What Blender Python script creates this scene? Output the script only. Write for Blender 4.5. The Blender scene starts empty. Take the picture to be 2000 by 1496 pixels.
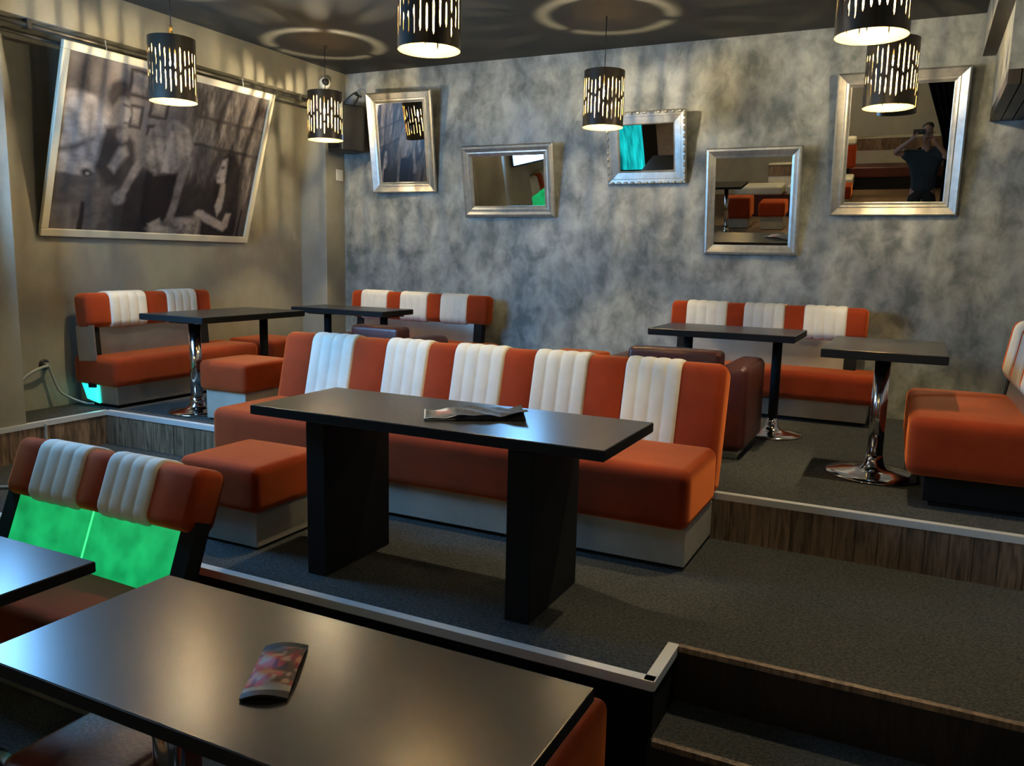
import bpy, bmesh, math, random
import numpy as np
from mathutils import Vector, Matrix

random.seed(7)
rng = np.random.default_rng(7)
sc = bpy.context.scene
COL = sc.collection
R = math.radians
ZC = 1.82            # camera height above the lowest floor; L1, L2 are the two raised floors
L1, L2, CEIL = 0.42, 0.66, 3.577
XL, XR, YB, YF = -5.63, 0.68, 6.85, -7.4

# ------------------------------------------------------------------ camera
yaw, pitch, roll, FPX = R(-26.2027), R(8.7093), R(1.2962), 1599.13
fw = Vector((math.sin(yaw) * math.cos(pitch), math.cos(yaw) * math.cos(pitch), -math.sin(pitch)))
r0 = Vector((math.cos(yaw), -math.sin(yaw), 0)); u0 = r0.cross(fw)
rt = r0 * math.cos(roll) + u0 * math.sin(roll); up = u0 * math.cos(roll) - r0 * math.sin(roll)
cd = bpy.data.cameras.new('camera'); cam = bpy.data.objects.new('camera', cd); COL.objects.link(cam)
cd.sensor_width = 36; cd.lens = FPX / 2000 * 36; cd.clip_start = 0.01
M = Matrix((rt, up, -fw)).transposed().to_4x4(); M.translation = (0, 0, ZC); cam.matrix_world = M
sc.camera = cam

# ------------------------------------------------------------------ world, light levels, exposure
BULB = 5000.0         # emission of every pendant bulb
SCREEN = 22.0
WINDOW = 1.4         # daylight pane in the left wall behind the lens         # blue screen on the left column
LED = 1.0
w = bpy.data.worlds.new('world'); sc.world = w; w.use_nodes = True
w.node_tree.nodes['Background'].inputs[0].default_value = (0.30, 0.36, 0.45, 1)
w.node_tree.nodes['Background'].inputs[1].default_value = 0.05
sc.view_settings.view_transform = 'Standard'; sc.view_settings.look = 'None'
sc.view_settings.gamma = 1.0; sc.view_settings.exposure = 0.72
sc.view_settings.use_curve_mapping = False
sc.cycles.caustics_reflective = False; sc.cycles.caustics_refractive = False
sc.cycles.sample_clamp_indirect = 25.0
sc.cycles.use_denoising = True; sc.cycles.adaptive_threshold = 0.015
sc.cycles.max_bounces = 6; sc.cycles.diffuse_bounces = 3; sc.cycles.glossy_bounces = 4

# ------------------------------------------------------------------ materials
def nodes(name):
    m = bpy.data.materials.new(name); m.use_nodes = True
    nt = m.node_tree; return m, nt, nt.nodes['Principled BSDF']
def node(nt, t, **kw):
    n = nt.nodes.new(t)
    for k, v in kw.items():
        if k in n.inputs: n.inputs[k].default_value = v
        else: setattr(n, k, v)
    return n
def plain(name, col, rough=0.5, metal=0.0, spec=0.5, noise=0.0, scale=30, bump=0.0, bscale=200, sheen=0.0, tint=None, coat=0.0, rnd=0.0, emit=None, estr=0.0):
    m, nt, b = nodes(name)
    b.inputs['Base Color'].default_value = (*col, 1); b.inputs['Roughness'].default_value = rough
    b.inputs['Metallic'].default_value = metal; b.inputs['Specular IOR Level'].default_value = spec
    b.inputs['Sheen Weight'].default_value = sheen; b.inputs['Coat Weight'].default_value = coat
    if sheen: b.inputs['Sheen Roughness'].default_value = 0.45; b.inputs['Sheen Tint'].default_value = (*(tint or [min(1, c * 1.5 + .1) for c in col]), 1)
    if emit: b.inputs['Emission Color'].default_value = (*emit, 1); b.inputs['Emission Strength'].default_value = estr
    tc = node(nt, 'ShaderNodeTexCoord')
    if noise or rnd:
        out = None
        val = node(nt, 'ShaderNodeHueSaturation'); val.inputs['Color'].default_value = (*col, 1)
        acc = None
        if noise:
            n = node(nt, 'ShaderNodeTexNoise', Scale=scale, Detail=5.0); nt.links.new(tc.outputs['Object'], n.inputs['Vector'])
            mr = node(nt, 'ShaderNodeMapRange'); nt.links.new(n.outputs['Fac'], mr.inputs['Value'])
            mr.inputs[1].default_value = .3; mr.inputs[2].default_value = .7; mr.inputs[3].default_value = 1 - noise; mr.inputs[4].default_value = 1 + noise
            acc = mr.outputs[0]
        if rnd:
            oi = node(nt, 'ShaderNodeObjectInfo'); mr2 = node(nt, 'ShaderNodeMapRange'); nt.links.new(oi.outputs['Random'], mr2.inputs['Value'])
            mr2.inputs[3].default_value = 1 - rnd; mr2.inputs[4].default_value = 1 + rnd
            if acc:
                mu = node(nt, 'ShaderNodeMath', operation='MULTIPLY'); nt.links.new(acc, mu.inputs[0]); nt.links.new(mr2.outputs[0], mu.inputs[1]); acc = mu.outputs[0]
            else: acc = mr2.outputs[0]
        nt.links.new(acc, val.inputs['Value']); nt.links.new(val.outputs[0], b.inputs['Base Color'])
    if bump:
        n2 = node(nt, 'ShaderNodeTexNoise', Scale=bscale, Detail=3.0); nt.links.new(tc.outputs['Object'], n2.inputs['Vector'])
        bp = node(nt, 'ShaderNodeBump', Strength=bump, Distance=0.01); nt.links.new(n2.outputs['Fac'], bp.inputs['Height']); nt.links.new(bp.outputs[0], b.inputs['Normal'])
    return m

def plaster(name, dark, light, warm, s=1.0, rough=0.55, contrast=1.0):
    """polished grey stucco with cloudy trowel patches"""
    m, nt, b = nodes(name)
    tc = node(nt, 'ShaderNodeTexCoord')
    mp = node(nt, 'ShaderNodeMapping'); mp.inputs['Scale'].default_value = (1, 1, .75); nt.links.new(tc.outputs['Object'], mp.inputs[0])
    n1 = node(nt, 'ShaderNodeTexNoise', Scale=2.2 * s, Detail=7.0, Roughness=.62, Distortion=.5)
    n2 = node(nt, 'ShaderNodeTexNoise', Scale=7.0 * s, Detail=6.0, Roughness=.6, Distortion=.3)
    n3 = node(nt, 'ShaderNodeTexNoise', Scale=.7 * s, Detail=3.0)
    for n in (n1, n2, n3): nt.links.new(mp.outputs[0], n.inputs['Vector'])
    mx = node(nt, 'ShaderNodeMix', data_type='FLOAT'); mx.inputs[0].default_value = .5
    nt.links.new(n1.outputs['Fac'], mx.inputs[2]); nt.links.new(n2.outputs['Fac'], mx.inputs[3])
    cr = node(nt, 'ShaderNodeValToRGB'); e = cr.color_ramp.elements
    e[0].position = .5 - .16 / contrast; e[0].color = (*dark, 1); e[1].position = .5 + .15 / contrast; e[1].color = (*light, 1)
    nt.links.new(mx.outputs[0], cr.inputs[0])
    cr2 = node(nt, 'ShaderNodeValToRGB'); f = cr2.color_ramp.elements
    f[0].position = .38; f[0].color = (1, 1, 1, 1); f[1].position = .62; f[1].color = (*warm, 1)
    nt.links.new(n3.outputs['Fac'], cr2.inputs[0])
    mm = node(nt, 'ShaderNodeMix', data_type='RGBA', blend_type='MULTIPLY'); mm.inputs[0].default_value = 1
    nt.links.new(cr.outputs[0], mm.inputs[6]); nt.links.new(cr2.outputs[0], mm.inputs[7])
    nt.links.new(mm.outputs[2], b.inputs['Base Color'])
    b.inputs['Roughness'].default_value = rough; b.inputs['Specular IOR Level'].default_value = .35
    bp = node(nt, 'ShaderNodeBump', Strength=.25, Distance=.02); nt.links.new(mx.outputs[0], bp.inputs['Height']); nt.links.new(bp.outputs[0], b.inputs['Normal'])
    return m

def wood(name, c1, c2, rough=.45, rnd=.25):
    m, nt, b = nodes(name)
    tc = node(nt, 'ShaderNodeTexCoord'); mp = node(nt, 'ShaderNodeMapping'); mp.inputs['Scale'].default_value = (14, 14, 1.5)
    nt.links.new(tc.outputs['Object'], mp.inputs[0])
    n = node(nt, 'ShaderNodeTexNoise', Scale=3.0, Detail=6.0, Distortion=1.0); nt.links.new(mp.outputs[0], n.inputs['Vector'])
    cr = node(nt, 'ShaderNodeValToRGB'); e = cr.color_ramp.elements
    e[0].position = .35; e[0].color = (*c1, 1); e[1].position = .65; e[1].color = (*c2, 1); nt.links.new(n.outputs['Fac'], cr.inputs[0])
    oi = node(nt, 'ShaderNodeObjectInfo'); mr = node(nt, 'ShaderNodeMapRange'); nt.links.new(oi.outputs['Random'], mr.inputs['Value'])
    mr.inputs[3].default_value = 1 - rnd; mr.inputs[4].default_value = 1 + rnd
    hs = node(nt, 'ShaderNodeHueSaturation'); nt.links.new(cr.outputs[0], hs.inputs['Color']); nt.links.new(mr.outputs[0], hs.inputs['Value'])
    nt.links.new(hs.outputs[0], b.inputs['Base Color']); b.inputs['Roughness'].default_value = rough
    return m

def vcol(name, rough=.35, spec=.5):
    m, nt, b = nodes(name)
    a = node(nt, 'ShaderNodeAttribute', attribute_name='print'); nt.links.new(a.outputs['Color'], b.inputs['Base Color'])
    b.inputs['Roughness'].default_value = rough; b.inputs['Specular IOR Level'].default_value = spec
    return m

MT = {}
MT['wall'] = plaster('grey_stucco', (.138, .149, .142), (.405, .412, .385), (.92, .89, .80), contrast=1.6)
MT['wall_warm'] = plaster('warm_grey_stucco', (.24, .23, .19), (.36, .34, .28), (.90, .88, .80), contrast=.7)
MT['ceiling'] = plain('black_ceiling_paint', (.036, .034, .026), .75, noise=.2, scale=2)
MT['rearwall'] = plaster('pale_stucco', (.56, .52, .42), (.74, .69, .56), (.95, .93, .88), contrast=.6)
MT['carpet'] = plain('charcoal_carpet', (.075, .077, .072), .95, spec=.1, noise=.45, scale=90, bump=.9, bscale=260)
MT['woodfloor'] = plain('brown_floor', (.16, .10, .055), .5, noise=.25, scale=8)
MT['orange'] = plain('orange_velour', (.25, .029, .006), .85, spec=.15, noise=.10, scale=9, bump=.15, bscale=500, sheen=1.0, tint=(1.0, .26, .07))
MT['cream'] = plain('cream_velour', (.63, .59, .50), .75, spec=.2, noise=.05, scale=12, bump=.12, bscale=500, sheen=.1)
MT['leather'] = plain('oxblood_leather', (.078, .016, .011), .38, noise=.15, scale=14, bump=.15, bscale=60)
MT['black'] = plain('black_laminate', (.020, .018, .015), .27, spec=.7, noise=.15, scale=60)
MT['blackedge'] = plain('black_matte_board', (.008, .008, .008), .75, spec=.2)
MT['steelpanel'] = plain('brushed_laminate', (.52, .46, .38), .30, metal=.85, noise=.12, scale=5, bump=.05, bscale=40)
MT['base'] = plain('greige_laminate', (.36, .325, .265), .5, noise=.10, scale=6)
MT['chrome'] = plain('chrome', (.62, .62, .62), .12, metal=1)
MT['alu'] = plain('brushed_aluminium', (.72, .72, .69), .38, metal=.3)
MT['frame'] = plain('antique_silver', (.42, .41, .365), .38, metal=.75, noise=.15, scale=22)
MT['cream_frame'] = plain('cream_painted_frame', (.62, .57, .42), .45)
MT['mirror'] = plain('mirror_glass', (.90, .90, .88), 0.0, metal=1)
MT['plank'] = wood('walnut_plank', (.10, .062, .036), (.29, .19, .115))
MT['darkwood'] = wood('dark_slat_wood', (.008, .005, .003), (.022, .013, .008))
MT['shade'] = plain('bronze_black_shade', (.030, .022, .014), .42, metal=.4)
MT['gold'] = plain('gold_lining', (.40, .27, .085), .45, metal=.3)
MT['bulb'] = plain('lit_bulb', (1, .9, .7), .3, emit=(1.0, .83, .53), estr=BULB)
MT['cord'] = plain('black_cord', (.01, .01, .01), .6)
MT['brass'] = plain('brass_knot', (.75, .55, .18), .35, metal=.7)
MT['plastic_black'] = plain('black_plastic', (.012, .012, .012), .5)
MT['plastic_white'] = plain('white_plastic', (.75, .72, .62), .45)
MT['grey_pvc'] = plain('grey_cable', (.30, .32, .30), .5)
MT['pipe'] = plain('dark_steel_pipe', (.10, .09, .075), .4, metal=.5)
MT['curtain'] = plain('black_drape', (.006, .006, .007), .95, spec=.1)
MT['daylight'] = plain('daylit_pane', (.5, .6, .7), .2, emit=(.38, .64, 1.0), estr=WINDOW)
MT['screen'] = plain('lit_blue_screen', (.02, .02, .03), .3, emit=(.20, .52, 1.0), estr=SCREEN)
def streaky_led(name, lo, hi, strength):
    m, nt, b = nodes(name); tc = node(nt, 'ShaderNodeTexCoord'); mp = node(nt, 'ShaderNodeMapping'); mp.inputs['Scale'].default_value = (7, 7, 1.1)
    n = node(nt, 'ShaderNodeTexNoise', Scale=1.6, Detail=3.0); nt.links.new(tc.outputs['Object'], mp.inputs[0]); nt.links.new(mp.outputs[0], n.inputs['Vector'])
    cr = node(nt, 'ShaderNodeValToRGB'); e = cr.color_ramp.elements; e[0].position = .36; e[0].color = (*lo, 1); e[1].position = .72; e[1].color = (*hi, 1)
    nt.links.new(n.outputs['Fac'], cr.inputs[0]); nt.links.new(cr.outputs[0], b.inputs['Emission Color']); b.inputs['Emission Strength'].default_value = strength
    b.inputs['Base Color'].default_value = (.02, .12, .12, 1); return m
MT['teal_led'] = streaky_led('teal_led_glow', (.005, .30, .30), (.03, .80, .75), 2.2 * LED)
MT['teal_front'] = streaky_led('teal_streaked_front', (.0, .07, .08), (.01, .70, .72), .9 * LED)
MT['print'] = vcol('sepia_print', .6, .06)
MT['foil'] = vcol('printed_foil', .5, .15)
MT['skin'] = plain('skin', (.36, .20, .14), .55)
MT['shirt'] = plain('dark_teal_tshirt', (.018, .026, .030), .85, noise=.1, scale=20)
MT['trousers'] = plain('black_trousers', (.010, .010, .011), .9)
MT['hair'] = plain('black_hair', (.010, .008, .007), .6)
MT['rear_white'] = plain('cream_leatherette', (.62, .58, .44), .5)

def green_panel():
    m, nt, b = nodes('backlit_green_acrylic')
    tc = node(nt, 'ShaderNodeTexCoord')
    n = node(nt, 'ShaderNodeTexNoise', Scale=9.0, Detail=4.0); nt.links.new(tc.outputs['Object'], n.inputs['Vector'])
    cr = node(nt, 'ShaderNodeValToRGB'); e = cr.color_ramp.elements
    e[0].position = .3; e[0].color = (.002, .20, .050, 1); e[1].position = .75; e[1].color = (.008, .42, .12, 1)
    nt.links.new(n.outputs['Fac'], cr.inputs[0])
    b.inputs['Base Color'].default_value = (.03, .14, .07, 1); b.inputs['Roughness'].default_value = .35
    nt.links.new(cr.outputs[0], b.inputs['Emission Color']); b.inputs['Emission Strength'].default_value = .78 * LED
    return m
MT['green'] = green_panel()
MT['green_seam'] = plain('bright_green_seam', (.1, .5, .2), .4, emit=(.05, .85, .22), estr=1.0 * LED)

# ------------------------------------------------------------------ mesh helpers
def link(name, me, mat, parent=None, smooth=False):
    o = bpy.data.objects.new(name, me); COL.objects.link(o)
    if mat is not None and not me.materials: me.materials.append(MT[mat] if isinstance(mat, str) else mat)
    if smooth:
        me.polygons.foreach_set('use_smooth', [True] * len(me.polygons))
    if parent is not None: o.parent = parent
    return o
def pydata(name, v, f, mat, parent=None, smooth=False):
    me = bpy.data.meshes.new(name); me.from_pydata(v, [], f); me.update()
    return link(name, me, mat, parent, smooth)
def tag(o, label=None, cat=None, group=None, kind=None):
    if label: o['label'] = label
    if cat: o['category'] = cat
    if group: o['group'] = group
    if kind: o['kind'] = kind
    return o
def thing(name, label, cat, loc=(0, 0, 0), rotz=0.0, group=None):
    o = bpy.data.objects.new(name, None); COL.objects.link(o); o.empty_display_size = .1
    o.location = loc; o.rotation_euler = (0, 0, rotz); return tag(o, label, cat, group)
def struct(o): return tag(o, kind='structure')
def box(name, x0, x1, y0, y1, z0, z1, mat, parent=None, bevel=0.0, seg=2):
    bm = bmesh.new(); bmesh.ops.create_cube(bm, size=1)
    for v in bm.verts:
        v.co = Vector(((x0 + x1) / 2 + v.co.x * (x1 - x0), (y0 + y1) / 2 + v.co.y * (y1 - y0), (z0 + z1) / 2 + v.co.z * (z1 - z0)))
    if bevel: bmesh.ops.bevel(bm, geom=bm.edges[:], offset=bevel, segments=seg, affect='EDGES', profile=.5)
    me = bpy.data.meshes.new(name); bm.to_mesh(me); bm.free()
    return link(name, me, mat, parent)
def cushion(name, x0, x1, y0, y1, z0, z1, mat, parent=None, r=.04, crown=.0, n=8, k=4, shear=0.0):
    """rounded upholstered block, exact quarter-round edges, softly crowned top"""
    h = [(x1 - x0) / 2, (y1 - y0) / 2, (z1 - z0) / 2]; c = [(x0 + x1) / 2, (y0 + y1) / 2, (z0 + z1) / 2]
    r = min(r, min(h) * .98)
    ax = []
    for a in range(3):
        e = [r * (1 - math.cos(i / k * math.pi / 2)) for i in range(k + 1)]
        lo = [-h[a] + t for t in e]; hi = [h[a] - t for t in reversed(e)]
        mid = [lo[-1] + (hi[0] - lo[-1]) * i / n for i in range(1, n)]
        ax.append(lo + mid + hi)
    bm = bmesh.new()
    for a in range(3):
        u, v = (a + 1) % 3, (a + 2) % 3
        for s in (-1, 1):
            g = []
            for pu in ax[u]:
                row = []
                for pv in ax[v]:
                    p = [0, 0, 0]; p[a] = s * h[a]; p[u] = pu; p[v] = pv
                    q = [max(-(h[i] - r), min(h[i] - r, p[i])) for i in range(3)]
                    d = Vector([p[i] - q[i] for i in range(3)])
                    if d.length > 1e-9: d = d.normalized() * r
                    w_ = [q[i] + d[i] for i in range(3)]
                    if crown and w_[2] > 0:
                        w_[2] += crown * (1 - (w_[0] / h[0]) ** 2) * (1 - (w_[1] / h[1]) ** 2) * min(1, w_[2] / h[2])
                    w_[1] += shear * (w_[2] + h[2])
                    row.append(bm.verts.new([w_[i] + c[i] for i in range(3)]))
                g.append(row)
            for i in range(len(g) - 1):
                for j in range(len(g[0]) - 1):
                    fs = [g[i][j], g[i + 1][j], g[i + 1][j + 1], g[i][j + 1]]
                    bm.faces.new(fs if s > 0 else fs[::-1])
    bmesh.ops.remove_doubles(bm, verts=bm.verts[:], dist=1e-5)
    me = bpy.data.meshes.new(name); bm.to_mesh(me); bm.free()
    return link(name, me, mat, parent, True)
def lathe(name, prof, mat, parent=None, n=36, loc=(0, 0, 0), smooth=True):
    v, f = [], []
    for r_, z in prof:
        for i in range(n):
            a = 2 * math.pi * i / n; v.append((loc[0] + r_ * math.cos(a), loc[1] + r_ * math.sin(a), loc[2] + z))
    for j in range(len(prof) - 1):
        for i in range(n):
            f.append((j * n + i, j * n + (i + 1) % n, (j + 1) * n + (i + 1) % n, (j + 1) * n + i))
    f.append(tuple(range(n))[::-1]); f.append(tuple(range((len(prof) - 1) * n, len(prof) * n)))
    return pydata(name, v, f, mat, parent, smooth)
def tube(name, pts, rad, mat, parent=None, n=8):
    pts = [Vector(p) for p in pts]; v, f = [], []
    prev = None
    for i, p in enumerate(pts):
        t = (pts[min(i + 1, len(pts) - 1)] - pts[max(i - 1, 0)]).normalized()
        a = Vector((0, 0, 1)) if abs(t.z) < .9 else Vector((1, 0, 0))
        if prev is not None: a = prev
        b_ = t.cross(a).normalized(); a = b_.cross(t).normalized(); prev = a
        for k in range(n):
            q = 2 * math.pi * k / n; v.append(p + (a * math.cos(q) + b_ * math.sin(q)) * rad)
    for i in range(len(pts) - 1):
        for k in range(n):
            f.append((i * n + k, i * n + (k + 1) % n, (i + 1) * n + (k + 1) % n, (i + 1) * n + k))
    f.append(tuple(range(n))[::-1]); f.append(tuple(range((len(pts) - 1) * n, len(pts) * n)))
    return pydata(name, v, f, mat, parent, True)
def curve_pts(ctrl, n=30):
    """Catmull-Rom through control points"""
    P = [Vector(c) for c in ctrl]; P = [P[0] * 2 - P[1]] + P + [P[-1] * 2 - P[-2]]; out = []
    for i in range(1, len(P) - 2):
        for k in range(n):
            t = k / n; a, b, c, d = P[i - 1], P[i], P[i + 1], P[i + 2]
            out.append(.5 * ((2 * b) + (c - a) * t + (2 * a - 5 * b + 4 * c - d) * t * t + (3 * b - 3 * c + d - a) * t ** 3))
    out.append(P[-2]); return out
def zr(z): return z + ZC      # height relative to the lens -> height above floor
def copy_tree(o, parent=None):
    c = o.copy(); COL.objects.link(c); c.parent = parent
    for ch in list(o.children): copy_tree(ch, c)
    return c

# ------------------------------------------------------------------ room shell
struct(box('floor', XL - .2, XR + .2, -.6, 2.9, -.12, 0, 'carpet'))
struct(box('floor_rear', XL - .2, XR + .2, YF, -.6, -.12, 0, 'woodfloor'))
# lower platform with the step notch cut out of its front right corner
XN, YN, YE1, TREAD = -0.70, 2.83, 2.535, .21
def prism(name, poly, z0, z1, mat, parent=None):
    n = len(poly); v = [(x, y, z0) for x, y in poly] + [(x, y, z1) for x, y in poly]
    f = [tuple(range(n))[::-1], tuple(range(n, 2 * n))] + [(i, (i + 1) % n, n + (i + 1) % n, n + i) for i in range(n)]
    return pydata(name, v, f, mat, parent)
p1 = struct(prism('floor_platform_lower', [(XL, YE1), (XN, YE1), (XN, YN), (XR, YN), (XR, 4.4), (XL, 4.4)], 0, L1, 'carpet'))
step = struct(prism('floor_step', [(XN + .002, 2.53), (XR, 2.53), (XR, YN), (XN + .002, YN)], 0, TREAD, 'carpet'))
YE2, XJ, YE2L, XA = 4.09, -3.76, 3.93, -5.2
p2 = struct(prism('floor_platform_upper', [(XA, 2.9), (XA, YE2L), (XJ, YE2L), (XJ, YE2), (XR, YE2), (XR, YB), (XL, YB), (XL, 2.9)], L1 - .01, L2, 'carpet'))
# dark board facing on the lower riser
box('riser_board', XL, XN, YE1 - .012, YE1, 0, L1 - .045, 'blackedge', p1)
box('riser_board', XN, XR, YN - .012, YN, TREAD, L1 - .02, 'darkwood', p1)
box('riser_board', XN - .001, XN + .012, YE1, YN - .012, 0, L1 - .045, 'blackedge', p1)
box('riser_board', XN, XR, 2.518, 2.53, 0, TREAD - .02, 'darkwood', step)
# walnut planks on the upper risers
def planks(parent, a, b, z0, z1, pw=.098, nrm=(0, -1)):
    L = math.dist(a, b); n = int(L / pw); d = ((b[0] - a[0]) / L, (b[1] - a[1]) / L)
    for i in range(n + 1):
        s0, s1 = i * pw + .0012, min(L, (i + 1) * pw) - .0012
        if s1 - s0 < .01: continue
        t = .012 + random.uniform(-.0015, .0015)
        q = [(a[0] + d[0] * s, a[1] + d[1] * s) for s in (s0, s1)]
        q += [(q[1][0] + nrm[0] * t, q[1][1] + nrm[1] * t), (q[0][0] + nrm[0] * t, q[0][1] + nrm[1] * t)]
        prism('plank', q, z0, z1, 'plank', parent)
planks(p2, (-0.86, YE2), (XR, YE2), L1, L2 - .03)
planks(p2, (XA, YE2L), (XJ, YE2L), L1, L2 - .03)
planks(p2, (XA, 3.0), (XA, YE2L - .013), L1, L2 - .03, nrm=(1, 0))
# aluminium nosings
def nosing(i, a, b, z, out, drop=.03, dep=.022, mat='alu'):
    x0, x1 = sorted((a[0], b[0])); y0, y1 = sorted((a[1], b[1]))
    if abs(x1 - x0) > abs(y1 - y0):
        yy = sorted((y0 + out * .014, y0 - out * dep)); pr = [(yy[0], 0), (yy[1], 0)]
        o = box('trim_%d' % i, x0, x1, yy[0], yy[1], z, z + .005, mat)
        fy = sorted((y0 + out * .014, y0 + out * .019)); box('lip', x0, x1, fy[0], fy[1], z - drop, z + .005, mat, o)
    else:
        xx = sorted((x0 + out * .014, x0 - out * dep))
        o = box('trim_%d' % i, xx[0], xx[1], y0, y1, z, z + .005, mat)
        fx = sorted((x0 + out * .014, x0 + out * .019)); box('lip', fx[0], fx[1], y0, y1, z - drop, z + .005, mat, o)
    return struct(o)
nosing(1, (XL, YE1), (XN + .014, YE1), L1, -1)
nosing(2, (XN, YE1 - .014), (XN, YN), L1, 1)
nosing(3, (-0.86, YE2), (XR, YE2), L2, -1, drop=.028)
nosing(4, (XA + .014, YE2L), (XJ, YE2L), L2, -1, drop=.028)
nosing(5, (XA, 3.0), (XA, YE2L), L2, 1, drop=.028)
nosing(6, (XN + .02, YN), (XR, YN), L1, -1, drop=.016, dep=.006, mat='plank')
nosing(7, (XN + .02, 2.53), (XR, 2.53), TREAD, -1, drop=.016, dep=.006, mat='plank')

struct(box('wall_back', XL - .2, XR + .2, YB, YB + .15, 0, CEIL, 'wall'))
struct(box('wall_left', XL - .15, XL, YF, YB, 0, CEIL, 'wall_warm'))
struct(box('wall_right', XR, XR + .15, YF, YB, 0, CEIL, 'wall'))
struct(box('wall_rear', XL, XR, YF - .15, YF, 0, CEIL, 'rearwall'))
struct(box('ceiling', XL - .2, XR + .2, YF, YB + .1, CEIL, CEIL + .12, 'ceiling'))
struct(box('ceiling_beam', XL, -5.29, YF, YB, zr(1.455), CEIL, 'wall_warm'))
struct(box('wall_corner_pilaster', XL, -5.31, 6.56, YB, L2, zr(1.455), 'wall_warm'))
struct(box('wall_column', XL, -5.2, 2.5, 3.33, 0, zr(1.455), 'wall_warm'))
struct(box('ceiling_bulkhead', .25, XR, 4.2, YB, zr(1.48), CEIL, 'wall'))
bk = struct(box('ceiling_bulkhead_drop', .335, XR, 5.5, YB, zr(1.10), zr(1.48), 'wall'))
for i in range(5): box('slat', .335 + i * .069, .335 + i * .069 + .062, 5.5, YB, zr(1.022), zr(1.10), 'darkwood', bk)
bb = box('slat', .25, .335, 4.2, YB, zr(1.468), zr(1.48), 'darkwood', bk)

# pipe run under the beam of the left wall
pp = thing('heating_pipe', 'thin dark pipe running under the beam along the left wall', 'pipe', (-5.33, 5.0, zr(1.42)))
tube('pipe_run', [(0, -2.4, 0), (0, 1.54, 0)], .017, 'pipe', pp, 10)
tube('pipe_run', [(-.05, -2.4, -.055), (-.05, 1.54, -.055)], .010, 'pipe', pp, 8)
for y in (-1.4, -.05, 1.2): box('clamp', -.03, .024, y - .014, y + .014, -.024, .036, 'pipe', pp)

# ------------------------------------------------------------------ upholstery builders
def rrect(t, h, r, k=4):
    """cross-section: points and normals, s = depth 0..t, n = height 0..h"""
    out = []
    for cx, cz, a0 in ((t - r, h - r, 0), (r, h - r, 90), (r, r, 180), (t - r, r, 270)):
        for i in range(k + 1):
            a = R(a0 + 90 * i / k); out.append((cx + r * math.cos(a), cz + r * math.sin(a), math.cos(a), math.sin(a)))
    # extra points on the long faces
    return out
def back_section(name, mat, parent, x0, x1, y0, z0, h, t, ang, r, white, endl, endr, plain_white=False):
    prof = rrect(t, h, r); v, f = [], []; n = len(prof)
    L = x1 - x0
    if white:
        N = 40; xs = [x0 + L * i / N for i in range(N + 1)]
        def off(u):
            e = min(u, 1 - u) * L
            o = .004 + (.0 if plain_white else .007 * abs(math.sin(4 * math.pi * u)) ** .55)
            return o if e > .004 else -.004 + (o + .004) * e / .004
    else:
        re = r * .8; xs = []
        xs += [x0 + re * (1 - math.cos(i / 5 * math.pi / 2)) for i in range(6)] if endl else [x0, x0 + .006]
        xs += [x0 + L * .5]
        xs += [x1 - re * (1 - math.cos(i / 5 * math.pi / 2)) for i in range(5, -1, -1)] if endr else [x1 - .006, x1]
        def off(u):
            d = u * L
            if endl and d < re: return -re + math.sqrt(max(0, re * re - (re - d) ** 2))
            if endr and L - d < re: return -re + math.sqrt(max(0, re * re - (re - (L - d)) ** 2))
            if d < .003 or L - d < .003: return -.004
            return 0.0
    ca, sa = math.cos(ang), math.sin(ang)
    for x in xs:
        o = off((x - x0) / L)
        for s, q, ns, nq in prof:
            s_, q_ = s + ns * o, q + nq * o
            v.append((x, y0 + s_ * ca + q_ * sa, z0 - s_ * sa + q_ * ca))
    for j in range(len(xs) - 1):
        for i in range(n):
            f.append((j * n + i, (j + 1) * n + i, (j + 1) * n + (i + 1) % n, j * n + (i + 1) % n))
    f.append(tuple(range(n))); f.append(tuple(range((len(xs) - 1) * n, len(xs) * n))[::-1])
    return pydata(name, v, f, mat, parent, True)
def backrest(parent, xs, y0, z0, h, t, ang, r=.05, first='o'):
    k = 0 if first == 'o' else 1; n = len(xs) - 1
    for i in range(n):
        wh = (i + k) % 2 == 1
        back_section('stripe_cushion' if wh else 'back_cushion', 'cream' if wh else 'orange', parent, xs[i], xs[i + 1], y0, z0, h, t, ang, r, wh, i == 0, i == n - 1)

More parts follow.
